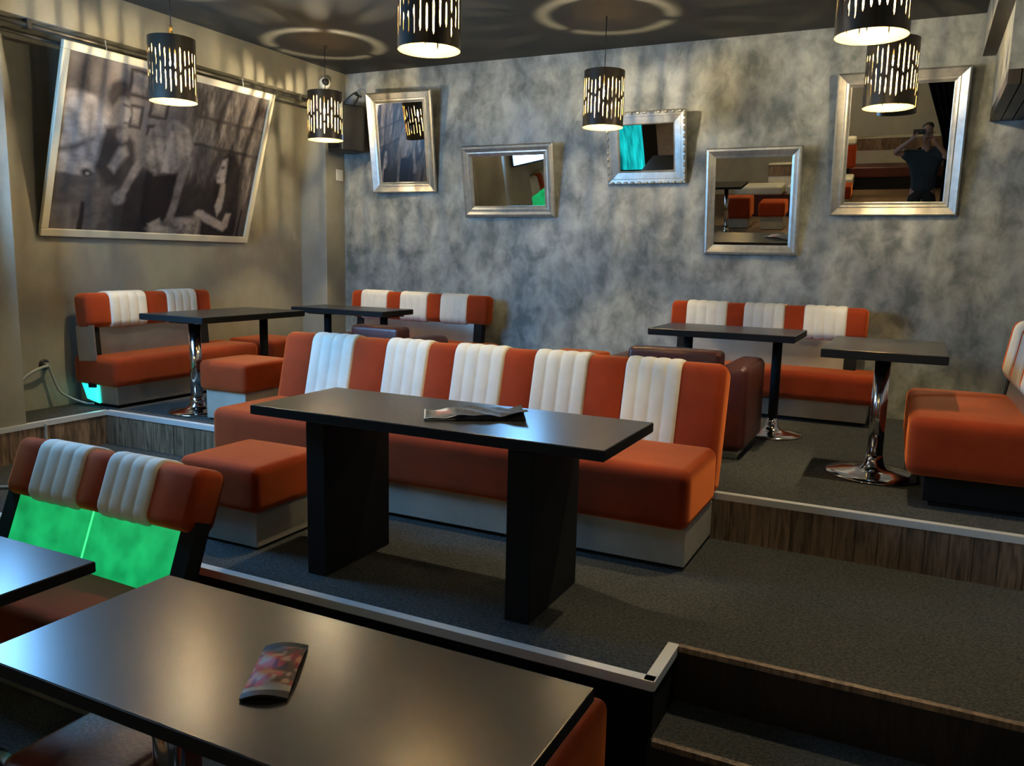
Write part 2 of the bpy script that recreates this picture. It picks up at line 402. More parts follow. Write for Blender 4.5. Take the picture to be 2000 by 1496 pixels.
def bench(label, loc, rotz, L, depth, seat_h, cush_t, xs, back_y, back_z, back_h, back_t, ang, panel='steelpanel', base_in=.06, group=None, posts=(.10,), first='o', pan_in=.06, base_mat='steelpanel', seat_r=.045):
    t = thing('striped_bench', label, 'bench', loc, rotz, group)
    bz = seat_h - cush_t
    cushion('seat', 0, L, 0, depth, bz, seat_h, 'orange', t, r=seat_r, crown=.012)
    box('base', base_in, L - base_in, base_in, depth - .02, .025, bz + .004, base_mat, t, .003, 1)
    box('plinth', base_in + .02, L - base_in - .02, base_in + .03, depth - .04, 0, .025, 'blackedge', t)
    backrest(t, xs, back_y, back_z, back_h, back_t, ang, min(.05, back_t * .4), first)
    ca, sa = math.cos(ang), math.sin(ang)
    # leaning panel between seat and backrest, and the two dark posts that carry it
    lo = (seat_h - .03 - back_z) / ca
    a, b = xs[0] + pan_in, xs[-1] - pan_in
    def slab(name, x0, x1, s0, s1, q0, q1, mat):
        v = []
        for x in (x0, x1):
            for s, q in ((s0, q0), (s1, q0), (s1, q1), (s0, q1)): v.append((x, back_y + s * ca + q * sa, back_z - s * sa + q * ca))
        return pydata(name, v, [(0, 1, 2, 3), (7, 6, 5, 4), (0, 4, 5, 1), (1, 5, 6, 2), (2, 6, 7, 3), (3, 7, 4, 0)], mat, t)
    pn = slab('back_panel', a + .085, b - .085, .045, .06, lo, .03, panel)
    for x in (a, b - .08): slab('post', x, x + .08, .04, .115, lo - .2, .05, 'blackedge')
    return t, pn, slab, (a + .085, b - .085, lo)

def stool(name, label, loc, sx, sy, h, ct, rotz=0, mat='orange', base='base', group=None, inset=.035):
    t = thing(name, label, 'stool', loc, rotz, group)
    cushion('seat', -sx / 2, sx / 2, -sy / 2, sy / 2, h - ct, h, mat, t, r=.035, crown=.012)
    b = box('base', -sx / 2 + inset, sx / 2 - inset, -sy / 2 + inset, sy / 2 - inset, .012, h - ct + .004, base, t, .003, 1)
    box('plinth', -sx / 2 + inset + .015, sx / 2 - inset - .015, -sy / 2 + inset + .015, sy / 2 - inset - .015, 0, .012, 'blackedge', t)
    return t, b

def pedestal_table(label, x0, x1, y0, y1, zf, ztop, poles, group=None, thick=.045, polemat='chrome', rb=.21, top='black'):
    cx, cy = (x0 + x1) / 2, (y0 + y1) / 2
    t = thing('pedestal_table', label, 'table', (cx, cy, zf), 0, group); H = ztop - zf
    hx, hy = (x1 - x0) / 2, (y1 - y0) / 2
    box('table_top', -hx, hx, -hy, hy, H - thick, H, top, t, .003, 2)
    box('edge_band', -hx - .001, hx + .001, -hy - .001, hy + .001, H - thick + .004, H - .004, 'blackedge', t)
    for px, py, pm in poles:
        px -= cx; py -= cy; rp = .042 if pm == 'chrome' else .032
        lathe('column', [(rp, .03), (rp, H - thick - .012)], 'blackedge' if pm == 'blackpole' else pm, t, 24, (px, py, 0))
        s = rb / .21
        lathe('foot', [(.205 * s, 0), (.21 * s, .006), (.205 * s, .012), (.15 * s, .019), (.10 * s, .027), (rp + .030, .037), (rp + .014, .056), (rp + .005, .085), (rp + .001, .115)], 'chrome' if pm == 'blackpole' else pm, t, 40, (px, py, 0))
        box('mounting_plate', px - .12, px + .12, py - .12, py + .12, H - thick - .014, H - thick, 'blackedge', t)
    return t

# ------------------------------------------------------------------ the long five-stripe sofa on the lower platform
XS0, XS1 = -3.72, -0.84
t = thing('striped_sofa', 'long orange velour sofa with five cream stripes behind the panel-legged table', 'sofa', (XS0, 3.5, L1))
LS = XS1 - XS0
so = zr(0) - L1          # lens height above this floor
cushion('seat', 0, LS, 0, .58, .195, so - .92, 'orange', t, r=.05, crown=.012, n=16)
box('base', .015, LS - .015, .05, .58, .02, .20, 'base', t, .003, 1)
box('plinth', .04, LS - .04, .08, .58, 0, .02, 'blackedge', t)
st = [-3.72, -3.475, -3.14, -2.90, -2.595, -2.415, -2.085, -1.90, -1.575, -1.365, -1.065, -0.84]
backrest(t, [s - XS0 for s in st], .49, so - 1.15, .67, .185, R(14), .065)

# ------------------------------------------------------------------ panel-legged table in front of it
TX0, TX1, TY0, TY1 = -2.535, -0.925, 2.61, 3.19
t = thing('panel_leg_table', 'long black table on two slab legs in front of the striped sofa', 'table', (TX0, TY0, L1))
H = zr(-.65) - L1; W_, D_ = TX1 - TX0, TY1 - TY0
box('table_top', 0, W_, 0, D_, H - .042, H, 'black', t, .003, 2)
box('edge_band', -.001, W_ + .001, -.001, D_ + .001, H - .038, H - .004, 'blackedge', t)
box('slab_leg', .215, .315, .10, .58, 0, H - .042, 'blackedge', t, .003, 1)
box('slab_leg', 1.19, 1.295, .10, .58, 0, H - .042, 'blackedge', t, .003, 1)

# stool beside it on the lower platform
stool('cube_stool', 'orange cube stool at the left end of the panel-legged table', (-2.92, 3.01, L1), .50, .48, .41, .225)

# ------------------------------------------------------------------ benches, stools and tables on the upper platform
H2s = zr(-.785) - L2
# left wall bench
bx0 = 3.97
tL, pnL, slabL, gL = bench('two-stripe orange bench against the left wall under the big framed picture', (-5.14, bx0, L2), R(90), 1.45, .465, H2s, .215,
      [3.955 - bx0, 4.147 - bx0, 4.473 - bx0, 4.667 - bx0, 4.969 - bx0, 5.13 - bx0], .235, zr(-.575) - L2, .255, .16, R(4), base_in=.04, base_mat='steelpanel', pan_in=.03)
slabL('side_panel', gL[0] - .10, gL[0] - .088, -.02, .17, gL[2], .02, 'steelpanel')
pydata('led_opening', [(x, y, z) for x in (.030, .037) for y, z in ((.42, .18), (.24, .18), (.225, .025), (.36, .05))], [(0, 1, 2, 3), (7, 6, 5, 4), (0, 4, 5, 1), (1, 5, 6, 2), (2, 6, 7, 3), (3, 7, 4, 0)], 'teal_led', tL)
# back wall benches
bL = bench('three-stripe orange bench against the back wall below the mirror reflecting the picture', (-5.02, 6.24, L2), 0, 1.6, .47, H2s, .2,
      [0, .125, .43, .58, .885, 1.03, 1.315, 1.52], .30, zr(-.61) - L2, .265, .16, R(5), base_in=.07)[0]
bR = bench('three-stripe orange bench against the back wall below the square and tall mirrors', (-1.87, 6.28, L2), 0, 1.68, .47, H2s, .21,
      [.06, .19, .515, .645, .955, 1.095, 1.40, 1.545], .29, zr(-.555) - L2, .245, .16, R(5), base_in=.08)[0]
# bench at the right edge of the picture, seen from its end
bE = bench('orange bench end cut off by the right edge, table shadow on its seat', (-.02, 5.42, L2), R(-90 + 1.5), 1.12, .60, zr(-.71) - L2, .29,
      [-.06, .10, .36, .47, .72, .83, 1.0, 1.10], .475, zr(-.60) - L2, .32, .15, R(8), base_in=.09, panel='steelpanel', base_mat='blackedge', seat_r=.05)[0]
# loose stools
sL, sLb = stool('cube_stool', 'orange cube stool with a pale teal-lit base beside the chrome-legged table', (-4.19, 4.28, L2), .43, .46, zr(-.745) - L2, .20)
stool('cube_stool', 'orange cube stool in the far left corner beyond the two-stripe bench', (-5.32, 5.72, L2), .52, .48, zr(-.775) - L2, .20)
stool('cube_stool', 'low orange stool alone by the back wall, only its top showing over the sofa', (-2.55, 6.42, L2), .46, .44, zr(-.775) - L2, .20)
# pedestal tables
pedestal_table('small black pedestal table with a chrome foot in front of the right bench end', -.43, .155, 4.47, 5.34, L2, zr(-.427), [(-.148, 4.93, 'chrome')], rb=.255)
pedestal_table('long black pedestal table in front of the right back-wall bench', -1.61, -.67, 5.32, 5.92, L2, zr(-.445), [(-1.42, 5.66, 'blackedge'), (-.83, 5.74, 'blackpole')], rb=.2)
pedestal_table('long black table beside the left wall bench, one leg of chrome', -4.95, -4.34, 4.04, 5.08, L2, zr(-.45), [(-4.63, 4.24, 'chrome'), (-4.60, 4.90, 'blackedge')], rb=.2)
pedestal_table('long black table in the far left corner before the back-wall bench', -4.80, -3.86, 5.45, 5.90, L2, zr(-.455), [(-4.58, 5.66, 'blackedge'), (-4.02, 5.70, 'blackedge')], rb=.17)
# oxblood leather armchairs
def armchair(label, loc, rotz, wide, deep):
    t = thing('leather_armchair', label, 'armchair', loc, rotz, 'oxblood leather armchairs on the upper platform')
    a = .17; hb = zr(-.525) - L2; ha = zr(-.60) - L2
    box('plinth', .04, wide - .04, .04, deep - .04, 0, .05, 'chrome', t, .004, 1)
    cushion('arm', 0, a, 0, deep, .05, ha, 'leather', t, r=.045, crown=.01)
    cushion('arm', wide - a, wide, 0, deep, .05, ha, 'leather', t, r=.045, crown=.01)
    cushion('backrest', a - .005, wide - a + .005, .0, .16, .05, hb, 'leather', t, r=.03, crown=.004)
    cushion('seat', a - .01, wide - a + .01, .15, deep - .01, .06, .36, 'leather', t, r=.05, crown=.02)
    return t
armchair('oxblood leather armchair with its back to us behind the sofa, right side', (-1.75, 4.82, L2), 0, .90, .62)
armchair('oxblood leather armchair half hidden behind the left part of the sofa', (-3.98, 4.98, L2), R(-3), .78, .44)

# ------------------------------------------------------------------ the lowest floor: near bench, near tables, near stools
XB0 = -3.78
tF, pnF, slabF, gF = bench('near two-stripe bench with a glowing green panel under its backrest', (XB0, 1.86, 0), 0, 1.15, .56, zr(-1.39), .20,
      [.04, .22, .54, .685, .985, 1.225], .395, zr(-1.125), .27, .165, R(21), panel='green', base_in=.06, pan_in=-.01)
slabF('glow_blocker', gF[0], gF[1], .061, .068, gF[2], .03, 'blackedge')  # added slab, keeps the green glow off the trim behind
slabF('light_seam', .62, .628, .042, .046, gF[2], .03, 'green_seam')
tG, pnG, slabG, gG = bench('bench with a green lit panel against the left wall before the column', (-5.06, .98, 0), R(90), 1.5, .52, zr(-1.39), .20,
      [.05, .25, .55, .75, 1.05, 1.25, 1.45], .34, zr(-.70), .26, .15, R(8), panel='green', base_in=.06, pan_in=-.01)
pedestal_table('large black tabletop in the foreground with a printed packet on it', -2.14, -.645, 1.19, 1.815, 0, zr(-1.06), [(-1.80, 1.50, 'chrome'), (-.98, 1.50, 'chrome')], thick=.04, rb=.13)
pedestal_table('black tabletop at the lower left edge shining blue from the screen', -3.90, -2.45, 1.12, 1.775, 0, zr(-1.06), [(-3.5, 1.45, 'chrome'), (-2.85, 1.45, 'chrome')], thick=.04)
stool('cube_stool', 'dull red stool corner past the right end of the foreground table', (-1.05, 2.08, 0), .55, .52, zr(-1.385), .40)
stool('cube_stool', 'stool seat coloured dark red for the shade under the near edge of the foreground table', (-2.07, 1.50, 0), .40, .40, zr(-1.46), .19, mat='leather', base='blackedge', inset=.075)  # dark leather colour here holds the shade under the table

# ------------------------------------------------------------------ pendant lamps
def make_pendant():
    t = thing('pendant_lamp', 'x', 'lamp', (0, 0, 0))
    RS, HS, NC = .15, .40, 30
    rs = random.Random(3)
    def shell(name, rad, mat):
        v, f = [], []; idx = {}
        def P(a, z):
            k = (round(a, 5), round(z, 5))
            if k not in idx: idx[k] = len(v); v.append((rad * math.cos(a), rad * math.sin(a), z))
            return idx[k]
        q = random.Random(5)
        for c in range(NC):
            a0 = 2 * math.pi * c / NC; a1 = a0 + 2 * math.pi / NC * .27; a2 = a0 + 2 * math.pi / NC * .63; a3 = 2 * math.pi * (c + 1) / NC
            f.append((P(a1, 0), P(a2, 0), P(a2, HS), P(a1, HS)))
            f.append((P(a2, 0), P(a3, 0), P(a3, HS), P(a2, HS)))
            am = (a0 + a1) / 2; tp = .016
            s0 = .035 + q.random() * .05; s1 = s0 + .09 + q.random() * .07; s2 = s1 + .014; s3 = HS - .045 - q.random() * .05
            sol = [(None, s0), (s1, s2), (s3, None)]
            for lo, hi in sol:
                pts = []
                pts += [P(a0, 0), P(a1, 0)] if lo is None else [P(a0, lo - tp), P(am, lo), P(a1, lo - tp)]
                pts += [P(a1, HS), P(a0, HS)] if hi is None else [P(a1, hi + tp), P(am, hi), P(a0, hi + tp)]
                f.append(tuple(pts))
        return pydata(name, v, f, mat, t)
    shell('shade', RS, 'shade'); shell('shade_lining', RS - .0015, 'gold')
    # cap: disc held by three spokes, light escapes through the ring-shaped gap
    cap = lathe('cap', [(.004, HS - .004), (.124, HS - .004), (.124, HS - .001), (.004, HS - .001)], 'shade', t, 40)
    for k in range(3):
        a = 2 * math.pi * k / 3 + .5; ca, sa = math.cos(a), math.sin(a); wv = .014
        pv = [(ca * r_ - sa * s, sa * r_ + ca * s, z) for z in (HS - .004, HS - .001) for r_, s in ((.118, -wv), (.150, -wv), (.150, wv), (.118, wv))]
        pydata('spoke', pv, [(0, 3, 2, 1), (4, 5, 6, 7), (0, 1, 5, 4), (1, 2, 6, 5), (2, 3, 7, 6), (3, 0, 4, 7)], 'shade', cap)
    lathe('socket', [(.02, HS - .10), (.024, HS - .09), (.024, HS - .004), (.012, HS)], 'cord', t, 20)
    lathe('bulb', [(.003, HS - .176), (.012, HS - .172), (.0175, HS - .162), (.0175, HS - .152), (.013, HS - .143), (.007, HS - .138)], 'bulb', t, 12)
    lathe('bulb_neck', [(.007, HS - .138), (.010, HS - .122), (.015, HS - .10)], 'plastic_white', t, 12)
    lathe('cord', [(.0035, HS - .002), (.0035, CEIL - zr(1.17) + .20 - .001)], 'cord', t, 8)
    tube('ceiling_hook', [(0, 0, CEIL - zr(1.17) + .20 - .03), (.018, 0, CEIL - zr(1.17) + .2 - .02), (.018, 0, CEIL - zr(1.17) + .2 - .001)], .004, 'cord', t, 6)
    return t
lamp0 = make_pendant()
LAMPS = [(-4.55, 4.06, 'slotted pendant lamp with a brass knot in front of the big picture'),
         (-4.735, 5.85, 'slotted pendant lamp in the far left corner beside the black speaker'),
         (-2.205, 3.50, 'slotted pendant lamp cut off by the top edge above the sofa'),
         (-2.22, 5.94, 'slotted pendant lamp before the ornate silver mirror'),
         (-.282, 3.98, 'nearer of two overlapping pendant lamps at upper right, cut by the top edge'),
         (-.276, 5.76, 'slotted pendant lamp hanging in front of the tall right mirror'),
         (-3.3, -2.4, 'slotted pendant lamp behind the photographer above the pair of orange stools'),
         (-1.0, -3.6, 'slotted pendant lamp behind the photographer above the single orange stool'),
         (-.4, -2.3, 'slotted pendant lamp behind the photographer beside the black curtain'),
         (-2.3, -4.6, 'slotted pendant lamp behind the photographer above the cream bench')]
for i, (x, y, lb) in enumerate(LAMPS):
    o = lamp0 if i == 0 else copy_tree(lamp0)
    o.location = (x, y, zr(1.17) - .20); o.rotation_euler = (0, 0, .7 * i); o['label'] = lb; o['group'] = 'slotted cylinder pendant lamps'
tube('knot', [(0, 0, .405), (.014, .008, .425), (-.010, .004, .445), (.006, -.006, .465), (0, 0, .478)], .012, 'brass', lamp0, 8)

# ------------------------------------------------------------------ mirrors on the back wall
def rails(parent, w_, h_, prof, mat, bead=0):
    """four mitred rails; prof = [(inward distance, forward height)]"""
    def ring(d): return [(-w_ / 2 + d, d), (w_ / 2 - d, d), (w_ / 2 - d, h_ - d), (-w_ / 2 + d, h_ - d)]
    for k in range(4):
        v, f = [], []
        for d, y in prof:
            c = ring(d); a, b = c[k], c[(k + 1) % 4]; v += [(a[0], -y, a[1]), (b[0], -y, b[1])]
        n = len(prof)
        for j in range(n - 1): f.append((2 * j, 2 * j + 1, 2 * j + 3, 2 * j + 2))
        f.append(tuple(2 * j for j in range(n))[::-1]); f.append(tuple(2 * j + 1 for j in range(n)))
        f.append((2 * (n - 1), 2 * (n - 1) + 1, 1, 0))
        o = pydata('frame_rail', v, f, mat, parent)
        if bead:
            a, b = Vector((ring(.012)[k][0], -.036, ring(.012)[k][1])), Vector((ring(.012)[(k + 1) % 4][0], -.036, ring(.012)[(k + 1) % 4][1]))
            m = int((b - a).length / .055); bm = bmesh.new()
            for q in range(m):
                p_ = a.lerp(b, (q + .5) / m); bmesh.ops.create_uvsphere(bm, u_segments=8, v_segments=5, radius=.019, matrix=Matrix.Translation(p_) @ Matrix.Diagonal((1.1 if k % 2 == 0 else .6, .6, .6 if k % 2 == 0 else 1.1, 1)))
            me = bpy.data.meshes.new('beading'); bm.to_mesh(me); bm.free(); link('beading', me, mat, o, True)
P_STEP = [(0, 0), (0, .028), (.012, .040), (.022, .036), (.060, .022), (.066, .030), (.080, .026), (.095, .012), (.10, .010), (.10, 0)]
P_WIDE = [(0, 0), (0, .030), (.010, .040), (.028, .046), (.050, .036), (.058, .028), (.070, .030), (.086, .022), (.10, .012), (.10, 0)]
P_SLIM = [(0, 0), (0, .026), (.010, .036), (.024, .038), (.040, .030), (.060, .018), (.078, .012), (.078, 0)]
P_ORN = [(0, 0), (0, .026), (.008, .034), (.040, .030), (.044, .026), (.095, .020), (.100, .024), (.108, .012), (.108, 0)]
def mirror(label, xl, xr_, zb, H_, tilt, prof, bead=0, yaw_=0.0):
    yb = YB - .004 - abs(math.sin(R(yaw_))) * (xr_ - xl) / 2
    t = thing('wall_mirror', label, 'mirror', ((xl + xr_) / 2, yb, zr(zb)), 0, 'silver framed mirrors leaning out from the back wall')
    t.rotation_euler = (R(tilt), 0, R(yaw_))
    w_ = xr_ - xl; rails(t, w_, H_, prof, 'frame', bead); d = prof[-1][0]
    box('mirror_glass', -w_ / 2 + d - .004, w_ / 2 - d + .004, -.009, -.004, d - .004, H_ - d + .004, 'mirror', t)
    box('backing', -w_ / 2 + .006, w_ / 2 - .006, -.004, 0, .006, H_ - .006, 'blackedge', t)
    return t
mirror('narrow upright mirror in a stepped silver frame reflecting the big picture', -4.90, -4.207, .600, .925, 8.5, P_STEP, 0, 4.5)
mirror('low wide silver framed mirror with a green patch in its reflection', -3.878, -2.965, .368, .64, 9.6, P_WIDE, 0, .4)
mirror('ornate beaded silver mirror behind the middle pendant lamp', -2.479, -1.80, .642, .586, 13, P_ORN, 1)
mirror('lowest squarish mirror in a slim silver frame right of centre', -1.627, -.888, .065, .837, 7, P_SLIM)
mirror('largest silver mirror at right reflecting the person taking the photo', -.676, .189, .373, 1.022, 8.1, P_STEP, 0, .81)

# ------------------------------------------------------------------ big framed sepia print on the left wall
def grid_print(name, w_, h_, nx, ny, colfn, mat, parent, z=0.0):
    xs = np.linspace(0, 1, nx + 1); ys = np.linspace(0, 1, ny + 1)
    U, V = np.meshgrid(xs, ys); rgb = np.clip(colfn(U, V), 0, 1)
    v = np.stack([U * w_, np.full_like(U, z), V * h_], -1).reshape(-1, 3)
    i = np.arange(nx * ny); a = (i // nx) * (nx + 1) + i % nx
    f = np.stack([a, a + 1, a + nx + 2, a + nx + 1], -1)
    me = bpy.data.meshes.new(name); me.from_pydata(v.tolist(), [], f.tolist())
    at = me.attributes.new('print', 'FLOAT_COLOR', 'POINT')
    at.data.foreach_set('color', np.concatenate([rgb, np.ones(rgb.shape[:2] + (1,))], -1).astype(np.float32).ravel())
    return link(name, me, mat, parent)
def pmask(U, V, pts, feather, asp=1.49):
    """soft polygon mask"""
    x, y = U * asp, V; P = [(p[0] * asp, p[1]) for p in pts]; n = len(P)
    inside = np.zeros(U.shape, bool); dist = np.full(U.shape, 9.0)
    for i in range(n):
        (x0, y0), (x1, y1) = P[i], P[(i + 1) % n]
        c = ((y0 > y) != (y1 > y)) & (x < (x1 - x0) * (y - y0) / (y1 - y0 + 1e-12) + x0); inside ^= c
        dx, dy = x1 - x0, y1 - y0; t_ = np.clip(((x - x0) * dx + (y - y0) * dy) / (dx * dx + dy * dy + 1e-12), 0, 1)
        dist = np.minimum(dist, np.hypot(x - x0 - t_ * dx, y - y0 - t_ * dy))
    sd = np.where(inside, dist, -dist); return np.clip(sd / feather + .5, 0, 1)
def emask(U, V, cx, cy, rx, ry, feather, asp=1.49):
    d = np.sqrt(((U - cx) / rx) ** 2 + ((V - cy) / ry) ** 2); return np.clip((1 - d) * min(rx * asp, ry) / feather + .5, 0, 1)
def vnoise(U, V, sx, sy, seed):
    g = np.random.default_rng(seed).random((int(sy) + 3, int(sx) + 3)); x = U * sx; y = V * sy
    i, j = x.astype(int), y.astype(int); fx, fy = x - i, y - j; fx = fx * fx * (3 - 2 * fx); fy = fy * fy * (3 - 2 * fy)
    return (g[j, i] * (1 - fx) + g[j, i + 1] * fx) * (1 - fy) + (g[j + 1, i] * (1 - fx) + g[j + 1, i + 1] * fx) * fy
def fbm(U, V, sx, sy, seed):
    return .5 * vnoise(U, V, sx, sy, seed) + .3 * vnoise(U, V, sx * 2.3, sy * 2.3, seed + 50) + .2 * vnoise(U, V, sx * 5.1, sy * 5.1, seed + 90)
def sepia(U, V):
    wx, wy = .012 * (fbm(U, V, 14, 10, 71) - .5), .016 * (fbm(U, V, 14, 10, 72) - .5)
    G, K_ = np.clip(U + wx, 0, 1), np.clip(V + wy, 0, 1)      # slightly wavering outlines
    L = .10 + .20 * fbm(U, V, 9, 6, 1)
    def put(m, val, shade=None):
        nonlocal L
        vv = val if shade is None else val * shade
        L = L * (1 - m) + vv * m
    def P(pts, f): return pmask(G, K_, pts, f)
    def El(a, b, c, d, f): return emask(G, K_, a, b, c, d, f)
    # wall with small pictures at left, shelves with glasses at right
    put(P([(.16, .45), (.50, .45), (.50, 1.1), (.16, 1.1)], .14), .26 + .16 * fbm(U, V, 10, 7, 3))
    for a, b, c, d in ((.26, .82, .36, .98), (.37, .72, .46, .92), (.37, .52, .46, .68), (.28, .64, .345, .78)):
        put(P([(a, b), (c, b), (c, d), (a, d)], .016), .10); put(P([(a + .014, b + .02), (c - .014, b + .02), (c - .014, d - .02), (a + .014, d - .02)], .02), .26 + .26 * fbm(U, V, 30, 24, 15))
    put(P([(.56, .25), (1.1, .25), (1.1, 1.1), (.56, 1.1)], .12), .07 + .50 * fbm(U, V, 34, 7, 4) ** 2.2)
    for vv in (.62, .80): put(P([(.60, vv), (1.1, vv - .03), (1.1, vv - .05), (.60, vv - .02)], .02), .09)
    put(P([(.28, -.1), (.76, -.1), (.76, .36), (.28, .40)], .12), .045 + .05 * fbm(U, V, 12, 8, 16))
    put(P([(.62, .42), (.73, .42), (.715, .60), (.645, .60)], .05), .14 + .3 * fbm(U, V, 40, 8, 17) ** 2)
    # standing figure seen from behind: blurred dark head, pale jacket with folds, grey trousers
    put(El(.095, .90, .055, .13, .06), .07 + .14 * fbm(U, V, 16, 10, 6)); put(El(.125, .88, .022, .08, .04), .24)
    fold = .58 + .75 * fbm(U, V, 7, 14, 5) - .25 * np.abs(np.sin((V * 1.1 + U * 2.4) * 17)) ** 3
    put(P([(-.1, .33), (-.1, .74), (.05, .80), (.15, .785), (.195, .70), (.208, .58), (.20, .47), (.165, .36), (.10, .31)], .028), .60, fold)
    put(P([(.0, .47), (.07, .50), (.145, .555), (.15, .535), (.08, .47), (.0, .44)], .03), .22); put(P([(.105, .74), (.125, .74), (.14, .42), (.12, .42)], .04), .34)
    put(P([(.0, .40), (.10, .36), (.16, .40), (.165, .36), (.10, .31), (.0, .34)], .03), .48)
    put(P([(-.1, -.1), (-.1, .345), (.12, .325), (.195, .29), (.222, .20), (.215, .08), (.19, -.1)], .022), .21, .55 + .9 * fbm(U, V, 9, 9, 7))
    put(P([(-.1, -.1), (-.1, .13), (.085, .15), (.10, -.1)], .025), .33, .7 + .5 * fbm(U, V, 6, 6, 18)); put(P([(.118, -.1), (.125, .17), (.142, .17), (.148, -.1)], .014), .05)
    put(El(.135, .345, .024, .024, .022), .07); put(El(.14, .34, .008, .01, .012), .5)
    # man in profile: dark swept hair, half-lit cheek, dark coat, raised hand
    put(P([(.165, .38), (.185, .62), (.25, .64), (.32, .56), (.335, .40), (.30, .30), (.22, .28)], .035), .06 + .06 * fbm(U, V, 14, 12, 19))
    put(El(.228, .815, .050, .085, .03), .055 + .09 * fbm(U, V, 30, 14, 20)); put(El(.248, .725, .036, .080, .024), .40, .35 + 2.6 * np.clip(U - .205, 0, .1) * 6)
    put(P([(.272, .755), (.290, .712), (.272, .69)], .016), .46); put(El(.220, .73, .012, .032, .015), .26); put(P([(.252, .772), (.282, .765), (.28, .752), (.252, .758)], .016), .12); put(P([(.262, .665), (.284, .668), (.282, .656), (.262, .654)], .012), .18)
    put(El(.262, .59, .026, .045, .026), .20 + .34 * fbm(U, V, 44, 34, 8)); put(P([(.22, .40), (.255, .52), (.285, .53), (.30, .48), (.25, .36)], .03), .42, .6 + .8 * fbm(U, V, 20, 16, 21))
    # leaning person in a pale open shirt, arms braced on the table
    put(P([(.40, .10), (.395, .40), (.555, .40), (.545, .04), (.44, .02)], .028), .04)
    put(P([(.355, .44), (.37, .60), (.42, .70), (.50, .735), (.575, .70), (.612, .60), (.60, .50), (.53, .40), (.44, .375)], .026), .43, .45 + 1.1 * fbm(U, V, 10, 12, 9) - .2 * np.abs(np.sin(U * 60 + V * 14)) ** 4)
    put(P([(.468, .40), (.485, .66), (.505, .66), (.505, .40)], .02), .56); put(P([(.43, .72), (.45, .60), (.47, .72)], .02), .30)
    put(P([(.37, .61), (.340, .45), (.282, .25), (.308, .22), (.362, .39), (.405, .55)], .022), .38, .6 + .8 * fbm(U, V, 16, 16, 22)); put(El(.287, .21, .030, .045, .025), .36, .5 + .9 * fbm(U, V, 40, 30, 23))
    put(P([(.562, .50), (.545, .20), (.53, .08), (.568, .08), (.588, .24), (.605, .50)], .022), .32, .6 + .8 * fbm(U, V, 16, 16, 24)); put(P([(.44, .06), (.50, .10), (.515, .05), (.46, .03)], .02), .48); put(P([(.53, .10), (.565, .11), (.575, .05), (.53, .05)], .02), .38)
    # table edge and scattered papers
    put(P([(.41, -.1), (.47, .05), (.55, .10), (.72, .14), (.80, .03), (.80, -.1)], .035), .14 + .60 * fbm(U, V, 26, 20, 10) ** 1.6); put(El(.50, .03, .05, .020, .025), .52); put(El(.62, .095, .045, .018, .025), .50)
    # seated woman: long dark hair, lit profile and forearm, dark dress, chair
    put(P([(.73, -.1), (.72, .20), (.755, .36), (.795, .55), (.85, .60), (.905, .50), (.93, .25), (.95, -.1)], .035), .040 + .05 * fbm(U, V, 24, 10, 25))
    put(P([(.778, .375), (.768, .425), (.774, .455), (.787, .53), (.815, .55), (.835, .46), (.82, .365)], .02), .66, .75 + .5 * fbm(U, V, 30, 20, 26)); put(P([(.80, .25), (.802, .375), (.828, .38), (.836, .25)], .018), .46)
    put(P([(.782, .485), (.806, .49), (.806, .472), (.784, .468)], .016), .26); put(P([(.774, .412), (.792, .414), (.79, .402), (.776, .400)], .012), .34); put(P([(.815, .53), (.845, .50), (.85, .38), (.825, .38)], .025), .05)
    put(P([(.79, .21), (.815, .14), (.835, .21), (.832, .27), (.80, .27)], .02), .54)
    put(P([(.862, .17), (.894, .17), (.888, .07), (.862, .035), (.74, .10), (.70, .145), (.72, .175), (.85, .10)], .02), .58, .7 + .5 * fbm(U, V, 24, 20, 27)); put(El(.705, .155, .024, .022, .02), .56)
    put(P([(.93, -.1), (.94, .22), (.97, .24), (.99, -.1)], .02), .20); put(P([(.945, -.1), (.95, .2), (.96, .2), (.96, -.1)], .012), .05)
    L = np.clip(L * (.86 + .28 * fbm(U, V, 70, 50, 11)), 0, 1) ** 1.3 * 1.1
    return np.stack([L * .60 + .012, L * .525 + .009, L * .475 + .011], -1)
pt = thing('framed_picture', 'big sepia print of people in a bar, cream frame, leaning out from left wall', 'picture', (XL + .006, 3.775, zr(.085)))
PW, PH = 2.0, 1.34
pt.rotation_euler = (0, R(16.3), 0)
# local axes: y along the wall, z up the frame, x forward
fr = bpy.data.objects.new('frame', None)
def prail(a0, a1, b0, b1): box('frame_rail', .0, .032, a0, a1, b0, b1, 'cream_frame', pt, .004, 1)
prail(0, PW, 0, .055); prail(0, PW, PH - .055, PH); prail(0, .055, .055, PH - .055); prail(PW - .055, PW, .055, PH - .055)
box('backing', .0, .012, .01, PW - .01, .01, PH - .01, 'blackedge', pt)
bpy.data.objects.remove(fr)
pr = grid_print('print', PW - .10, PH - .10, 330, 220, sepia, 'print', pt)
pr.rotation_euler = (0, 0, R(90)); pr.location = (.016, .05, .05)
for y in (.35, 1.65): tube('hanging_wire', [(.004, y, PH - .03), (.0, y - .03, PH + .06)], .003, 'alu', pt, 6)

